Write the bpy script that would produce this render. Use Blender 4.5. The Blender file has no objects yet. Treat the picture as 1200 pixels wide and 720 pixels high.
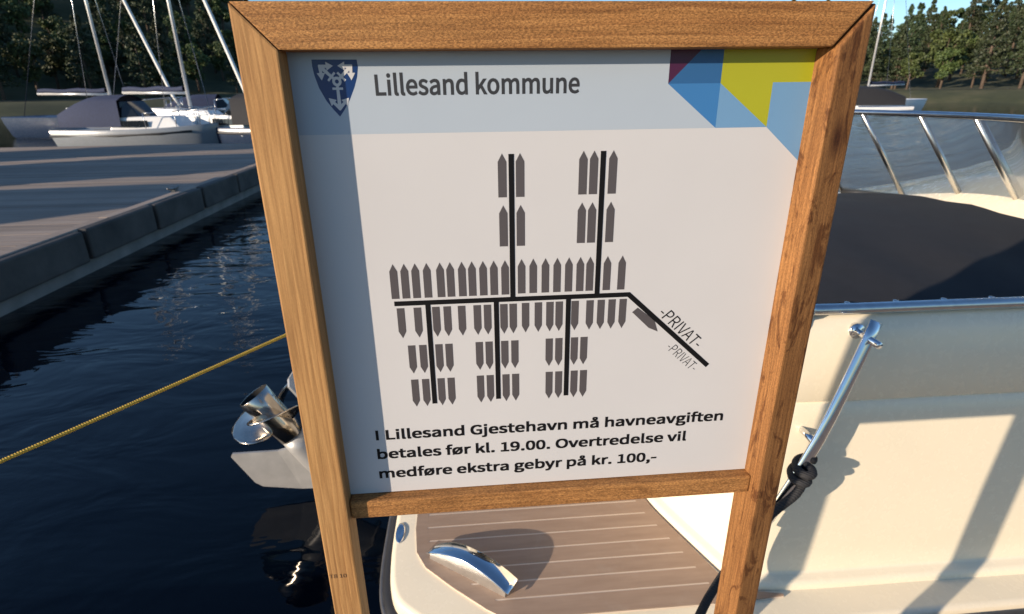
import bpy, bmesh, math, random
from mathutils import Vector, Matrix, noise
random.seed(7)
R = math.radians
scene = bpy.context.scene
C = scene.collection

# ------------------------------------------------------------------ camera
ZC = 1.45
F_PX = 647.13
AX = Vector((0.99641922, -0.0412505, 0.07380473))      # world X (along the sign) in lens axes (right, down, forward)
AD = Vector((0.01162831, 0.9314737, 0.36362279))       # world down
AF = Vector((-0.08374679, -0.36146251, 0.92861797))    # world Y (through the sign)
cam_d = bpy.data.cameras.new('camera')
cam = bpy.data.objects.new('camera', cam_d)
C.objects.link(cam)
cam_d.sensor_width = 36.0
cam_d.lens = 36.0 * F_PX / 1200.0
cam_d.clip_start = 0.02
cam_d.clip_end = 6000
M3 = Matrix(((AX[0], -AX[1], -AX[2]), (AF[0], -AF[1], -AF[2]), (-AD[0], AD[1], AD[2])))
cam.matrix_world = Matrix.Translation((0, 0, ZC)) @ M3.to_4x4()
cam_d.dof.use_dof = True
cam_d.dof.focus_distance = 0.74
cam_d.dof.aperture_fstop = 9.0
scene.camera = cam

# ------------------------------------------------------------------ light
SUN = Vector((0.072, 0.036, -0.0192)).normalized()       # direction the light travels
EL = math.asin(-SUN.z)
world = bpy.data.worlds.new('World')
scene.world = world
world.use_nodes = True
wn = world.node_tree
bg = wn.nodes['Background']
sky = wn.nodes.new('ShaderNodeTexSky')
sky.sky_type = 'NISHITA'
sky.sun_disc = False
sky.sun_elevation = EL
sky.sun_rotation = math.atan2(-SUN.x, -SUN.y)
sky.air_density = 1.0
sky.dust_density = 0.3
sky.ozone_density = 4.0
wn.links.new(sky.outputs[0], bg.inputs[0])
bg.inputs[1].default_value = 0.12
sd = bpy.data.lights.new('sun', 'SUN')
sd.energy = 4.6
sd.angle = R(0.5)
sd.color = (1.0, 0.84, 0.67)
sun = bpy.data.objects.new('sun', sd)
C.objects.link(sun)
sun.rotation_euler = SUN.to_track_quat('-Z', 'Y').to_euler()
sun.location = (-6, -4, 8)
scene.view_settings.view_transform = 'Standard'
scene.view_settings.look = 'None'
scene.view_settings.exposure = 0.65
scene.view_settings.gamma = 1.0
scene.cycles.max_bounces = 8
scene.cycles.use_denoising = True

# ------------------------------------------------------------------ pixel helpers
def ray(px, py):
    u = Vector(((px - 600) / F_PX, (py - 360) / F_PX, 1.0))
    return Vector((AX.dot(u), AF.dot(u), -AD.dot(u)))
def aty(px, py, y):
    r = ray(px, py)
    t = y / r.y
    return Vector((r.x * t, y, ZC + r.z * t))
def atz(px, py, z):
    r = ray(px, py)
    t = (z - ZC) / r.z
    return Vector((r.x * t, r.y * t, z))

# ------------------------------------------------------------------ mesh helpers
class MB:
    def __init__(s):
        s.v = []; s.f = []; s.sm = []
    def add(s, vs, fs, smooth=False):
        o = len(s.v)
        s.v += [tuple(p) for p in vs]
        s.f += [tuple(i + o for i in f) for f in fs]
        s.sm += [smooth] * len(fs)
    def box(s, c, d, rz=0.0, m=None):
        hx, hy, hz = d[0] / 2, d[1] / 2, d[2] / 2
        vs = [Vector((x, y, z)) for z in (-hz, hz) for y in (-hy, hy) for x in (-hx, hx)]
        T = m if m is not None else Matrix.Translation(c) @ Matrix.Rotation(rz, 4, 'Z')
        s.add([T @ p for p in vs], [(0, 2, 3, 1), (4, 5, 7, 6), (0, 1, 5, 4), (1, 3, 7, 5), (3, 2, 6, 7), (2, 0, 4, 6)])
    def tube(s, pts, r, n=10, cap=True, flat=None, up=Vector((0, 0, 1))):
        pts = [Vector(p) for p in pts]
        rs = r if isinstance(r, (list, tuple)) else [r] * len(pts)
        vs = []
        k = len(pts)
        for i, p in enumerate(pts):
            t = (pts[min(i + 1, k - 1)] - pts[max(i - 1, 0)]).normalized()
            u = up if abs(t.dot(up)) < 0.95 else Vector((1, 0, 0))
            a = t.cross(u).normalized()
            b = a.cross(t).normalized()
            for j in range(n):
                an = 2 * math.pi * j / n
                vs.append(p + a * (math.cos(an) * rs[i] * (flat or 1)) + b * (math.sin(an) * rs[i]))
        fs = []
        for i in range(k - 1):
            for j in range(n):
                j2 = (j + 1) % n
                fs.append((i * n + j, i * n + j2, (i + 1) * n + j2, (i + 1) * n + j))
        if cap:
            fs.append(tuple(reversed(range(n))))
            fs.append(tuple((k - 1) * n + j for j in range(n)))
        s.add(vs, fs, True)
    def rings(s, rings, cap0=False, cap1=False, smooth=True):
        n = len(rings[0])
        vs = [p for r in rings for p in r]
        fs = []
        for i in range(len(rings) - 1):
            for j in range(n):
                j2 = (j + 1) % n
                fs.append((i * n + j, i * n + j2, (i + 1) * n + j2, (i + 1) * n + j))
        if cap0: fs.append(tuple(reversed(range(n))))
        if cap1: fs.append(tuple((len(rings) - 1) * n + j for j in range(n)))
        s.add(vs, fs, smooth)
    def grid(s, rows, smooth=True):
        m = len(rows[0])
        vs = [p for r in rows for p in r]
        fs = [(i * m + j, i * m + j + 1, (i + 1) * m + j + 1, (i + 1) * m + j) for i in range(len(rows) - 1) for j in range(m - 1)]
        s.add(vs, fs, smooth)
    def prism(s, poly, z0, z1):
        n = len(poly)
        vs = [(p[0], p[1], z0) for p in poly] + [(p[0], p[1], z1) for p in poly]
        fs = [tuple(reversed(range(n))), tuple(range(n, 2 * n))]
        fs += [(i, (i + 1) % n, n + (i + 1) % n, n + i) for i in range(n)]
        s.add(vs, fs)
    def mesh(s, name):
        me = bpy.data.meshes.new(name)
        me.from_pydata(s.v, [], s.f)
        me.polygons.foreach_set('use_smooth', s.sm)
        bm = bmesh.new(); bm.from_mesh(me)
        bmesh.ops.recalc_face_normals(bm, faces=bm.faces)
        big = [f for f in bm.faces if len(f.verts) > 4]
        if big: bmesh.ops.triangulate(bm, faces=big)
        bm.to_mesh(me); bm.free()
        me.update()
        return me
    def build(s, name, mat, parent=None, bevel=0, seg=2, angle=0.6):
        me = s.mesh(name)
        if bevel:
            bm = bmesh.new(); bm.from_mesh(me)
            ed = [e for e in bm.edges if len(e.link_faces) == 2 and e.calc_face_angle(0) > angle]
            bmesh.ops.bevel(bm, geom=ed, offset=bevel, segments=seg, profile=0.6, affect='EDGES')
            bm.to_mesh(me); bm.free()
        return link(name, me, mat, parent)

def link(name, me, mat, parent=None):
    if mat is not None and not me.materials:
        me.materials.append(mat)
    o = bpy.data.objects.new(name, me)
    C.objects.link(o)
    if parent is not None:
        o.parent = parent
        o.matrix_parent_inverse = parent.matrix_basis.inverted()
    return o
def sharpen(o, ang=0.7):
    me = o.data
    bm = bmesh.new(); bm.from_mesh(me)
    for e in bm.edges:
        if len(e.link_faces) == 2 and e.calc_face_angle(0) > ang: e.smooth = False
    bm.to_mesh(me); bm.free()
    return o
def thing(name, label, cat, loc=(0, 0, 0), rz=0.0, group=None):
    o = bpy.data.objects.new(name, None)
    o.empty_display_size = 0.2
    C.objects.link(o)
    o.location = loc
    o.rotation_euler = (0, 0, rz)
    o['label'] = label; o['category'] = cat
    if group: o['group'] = group
    return o
def tag(o, label, cat, group=None):
    o['label'] = label; o['category'] = cat
    if group: o['group'] = group
    return o
def struct(o):
    o['kind'] = 'structure'
    return o
def part(m, name, mat, parent, **k):
    """part whose vertices are given in the parent's local frame"""
    o = m.build(name, mat, None, **k)
    o.parent = parent
    return o
def dup(root, loc, rz, label=None, scale=1.0):
    r = root.copy(); C.objects.link(r)
    r.location = loc; r.rotation_euler = (0, 0, rz); r.scale = (scale,) * 3
    if label: r['label'] = label
    for ch in list(root.children):
        c = ch.copy(); C.objects.link(c); c.parent = r
        for g in list(ch.children):
            d = g.copy(); C.objects.link(d); d.parent = c
    return r
def catmull(p, n=6, closed=False):
    out = []
    k = len(p)
    P = [Vector(q) for q in p]
    rng = range(k) if closed else range(k - 1)
    for i in rng:
        a = P[(i - 1) % k] if (closed or i > 0) else P[0]
        b = P[i]; c = P[(i + 1) % k]
        d = P[(i + 2) % k] if (closed or i + 2 < k) else P[-1]
        for j in range(n):
            t = j / n
            out.append(0.5 * ((2 * b) + (c - a) * t + (2 * a - 5 * b + 4 * c - d) * t * t + (3 * b - a - 3 * c + d) * t ** 3))
    if not closed: out.append(P[-1])
    return out
def offset(poly, d):
    """inward offset of a counter-clockwise 2-D loop"""
    n = len(poly); out = []
    for i in range(n):
        a = Vector(poly[i - 1][:2]); b = Vector(poly[i][:2]); c = Vector(poly[(i + 1) % n][:2])
        e1 = (b - a).normalized(); e2 = (c - b).normalized()
        n1 = Vector((-e1.y, e1.x)); n2 = Vector((-e2.y, e2.x))
        m = (n1 + n2)
        m = m / max(m.length_squared / 2, 0.5)
        out.append(b + m * d)
    return out
def area(poly):
    return 0.5 * sum(poly[i - 1][0] * poly[i][1] - poly[i][0] * poly[i - 1][1] for i in range(len(poly)))
def ccw(poly):
    return poly if area(poly) > 0 else list(reversed(poly))
def clip_y(poly, y0, y1):
    def half(P, f, inter):
        o = []
        for i in range(len(P)):
            a, b = P[i - 1], P[i]
            if f(b):
                if not f(a): o.append(inter(a, b))
                o.append(b)
            elif f(a): o.append(inter(a, b))
        return o
    def cut(y):
        return lambda a, b: (a[0] + (b[0] - a[0]) * (y - a[1]) / (b[1] - a[1]), y)
    P = half(poly, lambda p: p[1] >= y0, cut(y0))
    return half(P, lambda p: p[1] <= y1, cut(y1)) if P else P

# ------------------------------------------------------------------ materials
def new_mat(name):
    m = bpy.data.materials.new(name); m.use_nodes = True
    nt = m.node_tree
    return m, nt, nt.nodes['Principled BSDF'], nt.links
def ramp(nt, stops):
    r = nt.nodes.new('ShaderNodeValToRGB')
    e = r.color_ramp.elements
    e[0].position, e[0].color = stops[0][0], (*stops[0][1], 1)
    e[1].position, e[1].color = stops[1][0], (*stops[1][1], 1)
    for p, c in stops[2:]:
        x = e.new(p); x.color = (*c, 1)
    return r
def mathn(nt, op, a, b=None, c=None):
    n = nt.nodes.new('ShaderNodeMath'); n.operation = op
    for i, v in enumerate((a, b, c)):
        if v is None: continue
        if hasattr(v, 'links'): nt.links.new(v, n.inputs[i])
        else: n.inputs[i].default_value = v
    return n.outputs[0]
def noisen(nt, vec, scale, detail=4, rough=0.55, dist=0.0):
    n = nt.nodes.new('ShaderNodeTexNoise')
    n.inputs['Scale'].default_value = scale
    n.inputs['Detail'].default_value = detail
    n.inputs['Roughness'].default_value = rough
    n.inputs['Distortion'].default_value = dist
    if vec is not None: nt.links.new(vec, n.inputs['Vector'])
    return n.outputs['Fac']
def mapping(nt, vec, scale=(1, 1, 1), loc=(0, 0, 0), rot=(0, 0, 0)):
    n = nt.nodes.new('ShaderNodeMapping')
    n.inputs['Scale'].default_value = scale
    n.inputs['Location'].default_value = loc
    n.inputs['Rotation'].default_value = rot
    nt.links.new(vec, n.inputs['Vector'])
    return n.outputs[0]
def coords(nt, kind='Object'):
    return nt.nodes.new('ShaderNodeTexCoord').outputs[kind]
def mix(nt, a, b, fac, mode='MIX'):
    n = nt.nodes.new('ShaderNodeMix'); n.data_type = 'RGBA'; n.blend_type = mode
    for s, v in ((n.inputs[0], fac), (n.inputs[6], a), (n.inputs[7], b)):
        if hasattr(v, 'links'): nt.links.new(v, s)
        elif isinstance(v, (int, float)): s.default_value = v
        else: s.default_value = (*v, 1)
    return n.outputs[2]
def bump(nt, bsdf, h, strength, dist):
    n = nt.nodes.new('ShaderNodeBump')
    n.inputs['Strength'].default_value = strength
    n.inputs['Distance'].default_value = dist
    nt.links.new(h, n.inputs['Height'])
    nt.links.new(n.outputs[0], bsdf.inputs['Normal'])
def plain(name, col, rough=0.5, metal=0.0, var=0.06, scale=8, bump_s=0.0, spec=0.5, coat=0.0):
    m, nt, b, L = new_mat(name)
    v = coords(nt)
    f = noisen(nt, v, scale, 5)
    lo = tuple(max(0, c * (1 - var)) for c in col); hi = tuple(min(1, c * (1 + var)) for c in col)
    r = ramp(nt, [(0.3, lo), (0.7, hi)])
    L.new(f, r.inputs[0]); L.new(r.outputs[0], b.inputs['Base Color'])
    b.inputs['Roughness'].default_value = rough
    b.inputs['Metallic'].default_value = metal
    b.inputs['Specular IOR Level'].default_value = spec
    b.inputs['Coat Weight'].default_value = coat
    if bump_s:
        bump(nt, b, noisen(nt, v, scale * 12, 4), bump_s, 0.002)
    return m

def timber(name, axis, base, dark, light, ring=330.0, pith=(0.03, -0.02), seed=0.0, sawn=0.3, knots=0.0):
    """pressure treated pine; rings round a pith line along the given local axis"""
    m, nt, b, L = new_mat(name)
    v = coords(nt)
    rot = {'Z': (0, 0, 0), 'X': (0, -math.pi / 2, 0), 'Y': (math.pi / 2, 0, 0)}[axis]
    v = mapping(nt, v, rot=rot)
    v = mapping(nt, v, loc=(seed * 0.37, seed * 0.21, seed))
    slow = noisen(nt, mapping(nt, v, scale=(14, 14, 2.2)), 1.0, 3, 0.5)
    fine = noisen(nt, mapping(nt, v, scale=(260, 260, 9)), 1.0, 4, 0.6)
    sep = nt.nodes.new('ShaderNodeSeparateXYZ'); L.new(v, sep.inputs[0])
    dx = mathn(nt, 'ADD', mathn(nt, 'SUBTRACT', sep.outputs[0], pith[0] + seed * 0.37), mathn(nt, 'MULTIPLY', mathn(nt, 'SUBTRACT', slow, 0.5), 0.035))
    dy = mathn(nt, 'SUBTRACT', sep.outputs[1], pith[1] + seed * 0.21)
    r = mathn(nt, 'SQRT', mathn(nt, 'ADD', mathn(nt, 'MULTIPLY', dx, dx), mathn(nt, 'MULTIPLY', dy, dy)))
    saw = mathn(nt, 'FRACT', mathn(nt, 'MULTIPLY', r, ring))
    band = mathn(nt, 'POWER', saw, 2.2)
    band = mathn(nt, 'MULTIPLY', band, mathn(nt, 'MULTIPLY_ADD', slow, 1.1, -0.05))
    mott = noisen(nt, mapping(nt, v, scale=(30, 30, 5)), 1.0, 5, 0.6)
    rp = ramp(nt, [(0.28, light), (0.75, base)]); L.new(mott, rp.inputs[0])
    col = mix(nt, rp.outputs[0], dark, mathn(nt, 'MULTIPLY', band, 0.75))
    rr = ramp(nt, [(0.36, (0.55, 0.49, 0.42)), (0.62, (1.12, 1.10, 1.08))]); L.new(fine, rr.inputs[0])
    col = mix(nt, col, rr.outputs[0], 0.55, 'MULTIPLY')
    grit = noisen(nt, mapping(nt, v, scale=(700, 700, 320)), 1.0, 3, 0.7)
    gr = ramp(nt, [(0.38, (0.36, 0.31, 0.26)), (0.66, (1.45, 1.38, 1.28))]); L.new(grit, gr.inputs[0])
    col = mix(nt, col, gr.outputs[0], sawn, 'MULTIPLY')
    if knots:
        vo = nt.nodes.new('ShaderNodeTexVoronoi'); vo.inputs['Scale'].default_value = 1.0
        L.new(mapping(nt, v, scale=(16, 16, 6.5)), vo.inputs['Vector'])
        kr = ramp(nt, [(0.06, (0.22, 0.13, 0.08)), (0.20, (1, 1, 1))]); L.new(vo.outputs['Distance'], kr.inputs[0])
        col = mix(nt, col, kr.outputs[0], knots, 'MULTIPLY')
        st = noisen(nt, mapping(nt, v, scale=(45, 45, 14), rot=(0.35, 0.4, 0)), 1.0, 5, 0.65, 1.2)
        sr = ramp(nt, [(0.54, (1, 1, 1)), (0.62, (0.42, 0.33, 0.25))]); L.new(st, sr.inputs[0])
        col = mix(nt, col, sr.outputs[0], knots, 'MULTIPLY')
    L.new(col, b.inputs['Base Color'])
    b.inputs['Roughness'].default_value = 0.72
    b.inputs['Specular IOR Level'].default_value = 0.3
    h = mathn(nt, 'ADD', mathn(nt, 'MULTIPLY', grit, sawn * 1.6), mathn(nt, 'ADD', mathn(nt, 'MULTIPLY', fine, 0.6), mathn(nt, 'MULTIPLY', band, -0.35)))
    bump(nt, b, h, 0.55, 0.0011)
    return m

PB, PD, PL = (0.41, 0.212, 0.076), (0.20, 0.082, 0.024), (0.49, 0.28, 0.108)
QB, QD, QL = (0.225, 0.098, 0.030), (0.085, 0.032, 0.010), (0.31, 0.148, 0.049)
M = {}
M['post_left'] = timber('pine_post', 'Z', PB, PD, PL, ring=300, pith=(-0.32, 0.70), seed=0.0, sawn=0.10)
M['post_right'] = timber('pine_post_dark', 'Z', QB, QD, QL, ring=280, pith=(0.055, 0.05), seed=2.0, sawn=0.4, knots=0.9)  # darker pine with knots and dark streaks
M['rail'] = timber('pine_rail_sawn', 'X', (0.37, 0.175, 0.056), (0.20, 0.078, 0.022), (0.46, 0.24, 0.085), ring=210, pith=(-0.04, 0.09), seed=1.0, sawn=0.75)
M['crossbar'] = timber('pine_crossbar_sawn', 'X', (0.36, 0.165, 0.052), (0.18, 0.07, 0.02), (0.45, 0.23, 0.08), ring=230, pith=(0.03, 0.06), seed=3.0, sawn=0.7, knots=0.35)

def print_mat(name, col, rough=0.32, spec=0.4):
    m, nt, b, L = new_mat(name)
    v = coords(nt)
    f = noisen(nt, v, 5, 4)
    r = ramp(nt, [(0.3, tuple(c * 0.96 for c in col)), (0.7, col)]); L.new(f, r.inputs[0])
    # faint scratches and pale dust specks, as on a sign that has been out for a summer
    vo = nt.nodes.new('ShaderNodeTexVoronoi'); vo.inputs['Scale'].default_value = 26
    L.new(v, vo.inputs['Vector'])
    sr = ramp(nt, [(0.015, (1, 1, 1)), (0.032, (0, 0, 0))]); L.new(vo.outputs['Distance'], sr.inputs[0])
    patch = noisen(nt, v, 7, 2)
    pr = ramp(nt, [(0.5, (0, 0, 0)), (0.6, (1, 1, 1))]); L.new(patch, pr.inputs[0])
    fac = mathn(nt, 'MULTIPLY', mathn(nt, 'MULTIPLY', sr.outputs[0], pr.outputs[0]), 0.3 if spec > .3 else 0.1)
    col2 = mix(nt, r.outputs[0], (0.62, 0.60, 0.56), fac)
    L.new(col2, b.inputs['Base Color'])
    b.inputs['Roughness'].default_value = rough
    b.inputs['Specular IOR Level'].default_value = spec
    bump(nt, b, noisen(nt, v, 3.5, 2), 0.08, 0.01)
    return m
M['white'] = print_mat('print_white', (0.575, 0.56, 0.55))
M['band'] = print_mat('print_pale_blue', (0.40, 0.455, 0.51))
M['ink'] = print_mat('print_black', (0.007, 0.0065, 0.007), 0.5, 0.2)
M['grey_ink'] = print_mat('print_dark_grey', (0.085, 0.075, 0.077), 0.4)
M['title_ink'] = print_mat('print_charcoal', (0.035, 0.035, 0.038), 0.4)
M['navy'] = print_mat('print_navy', (0.003, 0.028, 0.125))
M['pale'] = print_mat('print_silver', (0.55, 0.55, 0.55))
M['plum'] = print_mat('print_plum', (0.060, 0.010, 0.042))
M['blue1'] = print_mat('print_deep_blue', (0.028, 0.108, 0.26))
M['blue2'] = print_mat('print_mid_blue', (0.045, 0.175, 0.40))
M['blue3'] = print_mat('print_sky_blue', (0.150, 0.295, 0.47))
M['lime'] = print_mat('print_lime', (0.36, 0.36, 0.018))
M['stamp'] = plain('stamp_ink', (0.09, 0.04, 0.02), 0.8)

def gelcoat(name, col):
    m, nt, b, L = new_mat(name)
    v = coords(nt)
    f = noisen(nt, v, 2.5, 4)
    r = ramp(nt, [(0.3, tuple(c * 0.95 for c in col)), (0.7, col)]); L.new(f, r.inputs[0])
    L.new(r.outputs[0], b.inputs['Base Color'])
    g = noisen(nt, v, 40, 5)
    gr = ramp(nt, [(0.3, (0.18, 0.18, 0.18)), (0.75, (0.34, 0.34, 0.34))]); L.new(g, gr.inputs[0])
    L.new(gr.outputs[0], b.inputs['Roughness'])
    b.inputs['Coat Weight'].default_value = 0.2
    bump(nt, b, noisen(nt, v, 9, 2), 0.03, 0.01)
    return m
M['gel'] = gelcoat('gelcoat_cream', (0.82, 0.72, 0.535))
M['gel_white'] = gelcoat('gelcoat_white', (0.74, 0.74, 0.72))
M['gel_navy'] = gelcoat('gelcoat_navy', (0.02, 0.035, 0.07))
M['gel_grey'] = gelcoat('gelcoat_grey', (0.22, 0.24, 0.26))
def foam():
    m, nt, b, L = new_mat('deck_foam_brown')
    v = coords(nt)
    f = noisen(nt, mapping(nt, v, scale=(6, 40, 6)), 1.0, 6, 0.6)
    g = noisen(nt, v, 420, 3, 0.7)
    r = ramp(nt, [(0.3, (0.31, 0.210, 0.145)), (0.7, (0.38, 0.266, 0.188))]); L.new(f, r.inputs[0])
    oi = nt.nodes.new('ShaderNodeObjectInfo')
    hsv = nt.nodes.new('ShaderNodeHueSaturation')
    L.new(r.outputs[0], hsv.inputs['Color'])
    L.new(mathn(nt, 'MULTIPLY_ADD', oi.outputs['Random'], 0.1, 0.95), hsv.inputs['Value'])
    dust = noisen(nt, v, 14, 5, 0.65)
    dr = ramp(nt, [(0.55, (0, 0, 0)), (0.8, (0.25, 0.25, 0.25))]); L.new(dust, dr.inputs[0])
    L.new(mix(nt, hsv.outputs[0], (0.45, 0.38, 0.31), dr.outputs[0]), b.inputs['Base Color'])
    b.inputs['Roughness'].default_value = 0.75
    bump(nt, b, g, 0.35, 0.0008)
    return m
M['foam'] = foam()
M['caulk'] = plain('caulk_light', (0.62, 0.50, 0.39), 0.7)
M['chrome'] = plain('polished_steel', (0.72, 0.73, 0.75), 0.07, 1.0, 0.05, 30)
M['steel'] = plain('brushed_steel', (0.60, 0.60, 0.60), 0.22, 1.0, 0.08, 40)
M['satin'] = plain('satin_steel', (0.66, 0.65, 0.62), 0.36, 1.0, 0.08, 40)
M['dull_steel'] = plain('dull_steel', (0.20, 0.19, 0.18), 0.45, 0.8, 0.1, 30)
M['bore_black'] = plain('hub_bore_black', (0.012, 0.011, 0.010), 0.8)  # near-black inside of the propeller hub
M['prop'] = plain('propeller_steel', (0.56, 0.50, 0.43), 0.2, 1.0, 0.12, 25)  # warm tint stands in for brown surroundings mirrored in the metal
M['rubber'] = plain('black_rubber', (0.02, 0.02, 0.021), 0.5)
M['engine'] = plain('engine_paint_silver', (0.40, 0.39, 0.37), 0.38, 0.25, 0.1, 14)
M['cowl'] = plain('engine_cowl_black', (0.018, 0.018, 0.02), 0.2, 0, 0.1, 10, coat=0.5)
M['canvas'] = plain('canvas_black', (0.014, 0.014, 0.016), 0.85, 0, 0.15, 20, 0.4)
M['canvas_navy'] = plain('canvas_navy', (0.02, 0.03, 0.07), 0.85, 0, 0.15, 20, 0.4)
M['red'] = plain('fender_red', (0.50, 0.035, 0.03), 0.4)
M['orange'] = plain('buoy_orange', (0.62, 0.12, 0.02), 0.45)
M['mast'] = plain('mast_alloy', (0.66, 0.66, 0.64), 0.3, 0.5, 0.05, 10)
M['sailcloth'] = plain('sailcloth', (0.74, 0.73, 0.69), 0.7, 0, 0.06, 18)
def rope_mat(name, col):
    m, nt, b, L = new_mat(name)
    v = coords(nt)
    w = nt.nodes.new('ShaderNodeTexWave'); w.inputs['Scale'].default_value = 55; w.inputs['Distortion'].default_value = 2.5
    w.bands_direction = 'DIAGONAL'
    L.new(v, w.inputs['Vector'])
    r = ramp(nt, [(0.1, tuple(c * 0.55 for c in col)), (0.7, col)]); L.new(w.outputs['Fac'], r.inputs[0])
    L.new(r.outputs[0], b.inputs['Base Color'])
    b.inputs['Roughness'].default_value = 0.8
    bump(nt, b, w.outputs['Fac'], 0.6, 0.002)
    return m
M['rope_black'] = rope_mat('rope_black', (0.016, 0.016, 0.018))
M['rope_yellow'] = rope_mat('rope_yellow', (0.66, 0.42, 0.05))
def glass_mat():
    m, nt, b, L = new_mat('tinted_glass')
    b.inputs['Base Color'].default_value = (0.35, 0.40, 0.42, 1)
    b.inputs['Roughness'].default_value = 0.02
    b.inputs['Transmission Weight'].default_value = 0.85
    b.inputs['IOR'].default_value = 1.1
    return m
M['glass'] = glass_mat()
M['dark_glass'] = plain('dark_glass', (0.012, 0.015, 0.018), 0.05, 0, 0.1, 5)
def plank_mat(name, lo, hi):
    m, nt, b, L = new_mat(name)
    v = coords(nt)
    f = noisen(nt, mapping(nt, v, scale=(1.2, 40, 40)), 1.0, 6, 0.6)
    r = ramp(nt, [(0.3, lo), (0.7, hi)]); L.new(f, r.inputs[0])
    oi = nt.nodes.new('ShaderNodeObjectInfo')
    hsv = nt.nodes.new('ShaderNodeHueSaturation')
    L.new(r.outputs[0], hsv.inputs['Color'])
    L.new(mathn(nt, 'MULTIPLY_ADD', oi.outputs['Random'], 0.4, 0.8), hsv.inputs['Value'])
    L.new(hsv.outputs[0], b.inputs['Base Color'])
    b.inputs['Roughness'].default_value = 0.8
    bump(nt, b, f, 0.4, 0.004)
    return m
M['plank'] = plank_mat('dock_plank', (0.20, 0.155, 0.12), (0.34, 0.27, 0.215))
M['tarred'] = plain('tarred_timber', (0.060, 0.052, 0.045), 0.75, 0, 0.5, 2.2, 0.6)
M['concrete'] = plain('float_concrete', (0.20, 0.19, 0.175), 0.85, 0, 0.25, 3, 0.5)
M['board_red'] = plank_mat('board_red', (0.20, 0.03, 0.02), (0.30, 0.05, 0.035))
M['board_white'] = plank_mat('board_white', (0.62, 0.61, 0.58), (0.74, 0.73, 0.70))
M['roof'] = plain('roof_tile', (0.10, 0.06, 0.05), 0.7, 0, 0.2, 3)
M['bark'] = plain('bark', (0.10, 0.07, 0.05), 0.9, 0, 0.3, 4)

def water_mat():
    m, nt, b, L = new_mat('harbour_water')
    v = coords(nt)
    b.inputs['Base Color'].default_value = (0.001, 0.003, 0.007, 1)
    b.inputs['Roughness'].default_value = 0.02
    b.inputs['IOR'].default_value = 1.333
    b.inputs['Specular IOR Level'].default_value = 0.36
    a = noisen(nt, mapping(nt, v, scale=(1.3, 2.6, 1), rot=(0, 0, 0.35)), 1.0, 3, 0.5, 0.6)
    c = noisen(nt, mapping(nt, v, scale=(5, 8, 1), rot=(0, 0, -0.3)), 1.0, 3, 0.55, 0.4)
    patch = noisen(nt, mapping(nt, v, scale=(0.25, 0.4, 1)), 1.0, 2)
    pr = ramp(nt, [(0.40, (0.15, 0.15, 0.15)), (0.65, (1, 1, 1))]); L.new(patch, pr.inputs[0])
    h = mathn(nt, 'ADD', a, mathn(nt, 'MULTIPLY', mathn(nt, 'MULTIPLY', c, pr.outputs[0]), 0.35))
    bump(nt, b, h, 0.30, 0.06)
    return m
M['water'] = water_mat()
def leaf_mat(name, a, c):
    m, nt, b, L = new_mat(name)
    oi = nt.nodes.new('ShaderNodeObjectInfo')
    f = noisen(nt, coords(nt), 0.9, 3)
    r = ramp(nt, [(0.3, a), (0.7, c)]); L.new(f, r.inputs[0])
    hsv = nt.nodes.new('ShaderNodeHueSaturation')
    L.new(r.outputs[0], hsv.inputs['Color'])
    L.new(mathn(nt, 'MULTIPLY_ADD', oi.outputs['Random'], 0.6, 0.7), hsv.inputs['Value'])
    L.new(mathn(nt, 'MULTIPLY_ADD', oi.outputs['Random'], 0.05, 0.475), hsv.inputs['Hue'])
    L.new(hsv.outputs[0], b.inputs['Base Color'])
    b.inputs['Roughness'].default_value = 0.65
    b.inputs['Subsurface Weight'].default_value = 0.0
    return m
M['leaf'] = leaf_mat('foliage_broadleaf', (0.030, 0.050, 0.012), (0.085, 0.105, 0.025))
M['needle'] = leaf_mat('foliage_pine', (0.018, 0.032, 0.012), (0.045, 0.062, 0.020))
def hill_mat():
    m, nt, b, L = new_mat('hillside_ground')
    v = coords(nt)
    f = noisen(nt, v, 0.12, 6, 0.65)
    r = ramp(nt, [(0.35, (0.022, 0.030, 0.010)), (0.52, (0.050, 0.055, 0.020)), (0.72, (0.11, 0.095, 0.045))]); L.new(f, r.inputs[0])
    L.new(r.outputs[0], b.inputs['Base Color'])
    b.inputs['Roughness'].default_value = 0.95
    return m
M['hill'] = hill_mat()
M['asphalt'] = plain('asphalt', (0.06, 0.06, 0.065), 0.9, 0, 0.2, 2)

WATER = -0.40
# ================================================================== the setting
m = MB()
S = 3000
m.add([(-S, -S, WATER), (S, -S, WATER), (S, S, WATER), (-S, S, WATER)], [(0, 1, 2, 3)])
struct(m.build('water', M['water']))

def hill_height(x, y):
    az = math.degrees(math.atan2(x, y)); d = math.hypot(x, y)
    t = max(0.0, min(1.0, (d - 96) / 95))
    t = t * t * (3 - 2 * t)
    # the wooded hill stands to the west and falls away towards the harbour mouth
    prof = 30.0 / (1 + math.exp((az + 18.6) / 1.2)) + 5.5
    prof += 6.0 / (1 + math.exp(-(az - 26) / 4))
    n = noise.noise(Vector((x * 0.018, y * 0.018, 3.0))) * 4.0 + noise.noise(Vector((x * 0.06, y * 0.06, 8.0))) * 1.2
    shore = -1.2 + 2.2 * max(0.0, min(1.0, (d - 82) / 8))
    return shore + t * (prof + n)
rows = []
for i in range(60):
    d = 78 + i * 4.0 + i * i * 0.05
    rows.append([(d * math.sin(R(a)), d * math.cos(R(a)), hill_height(d * math.sin(R(a)), d * math.cos(R(a)))) for a in [(-78 + k * 1.3) for k in range(121)]])
m = MB(); m.grid(rows)
struct(m.build('hill', M['hill']))
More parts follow.
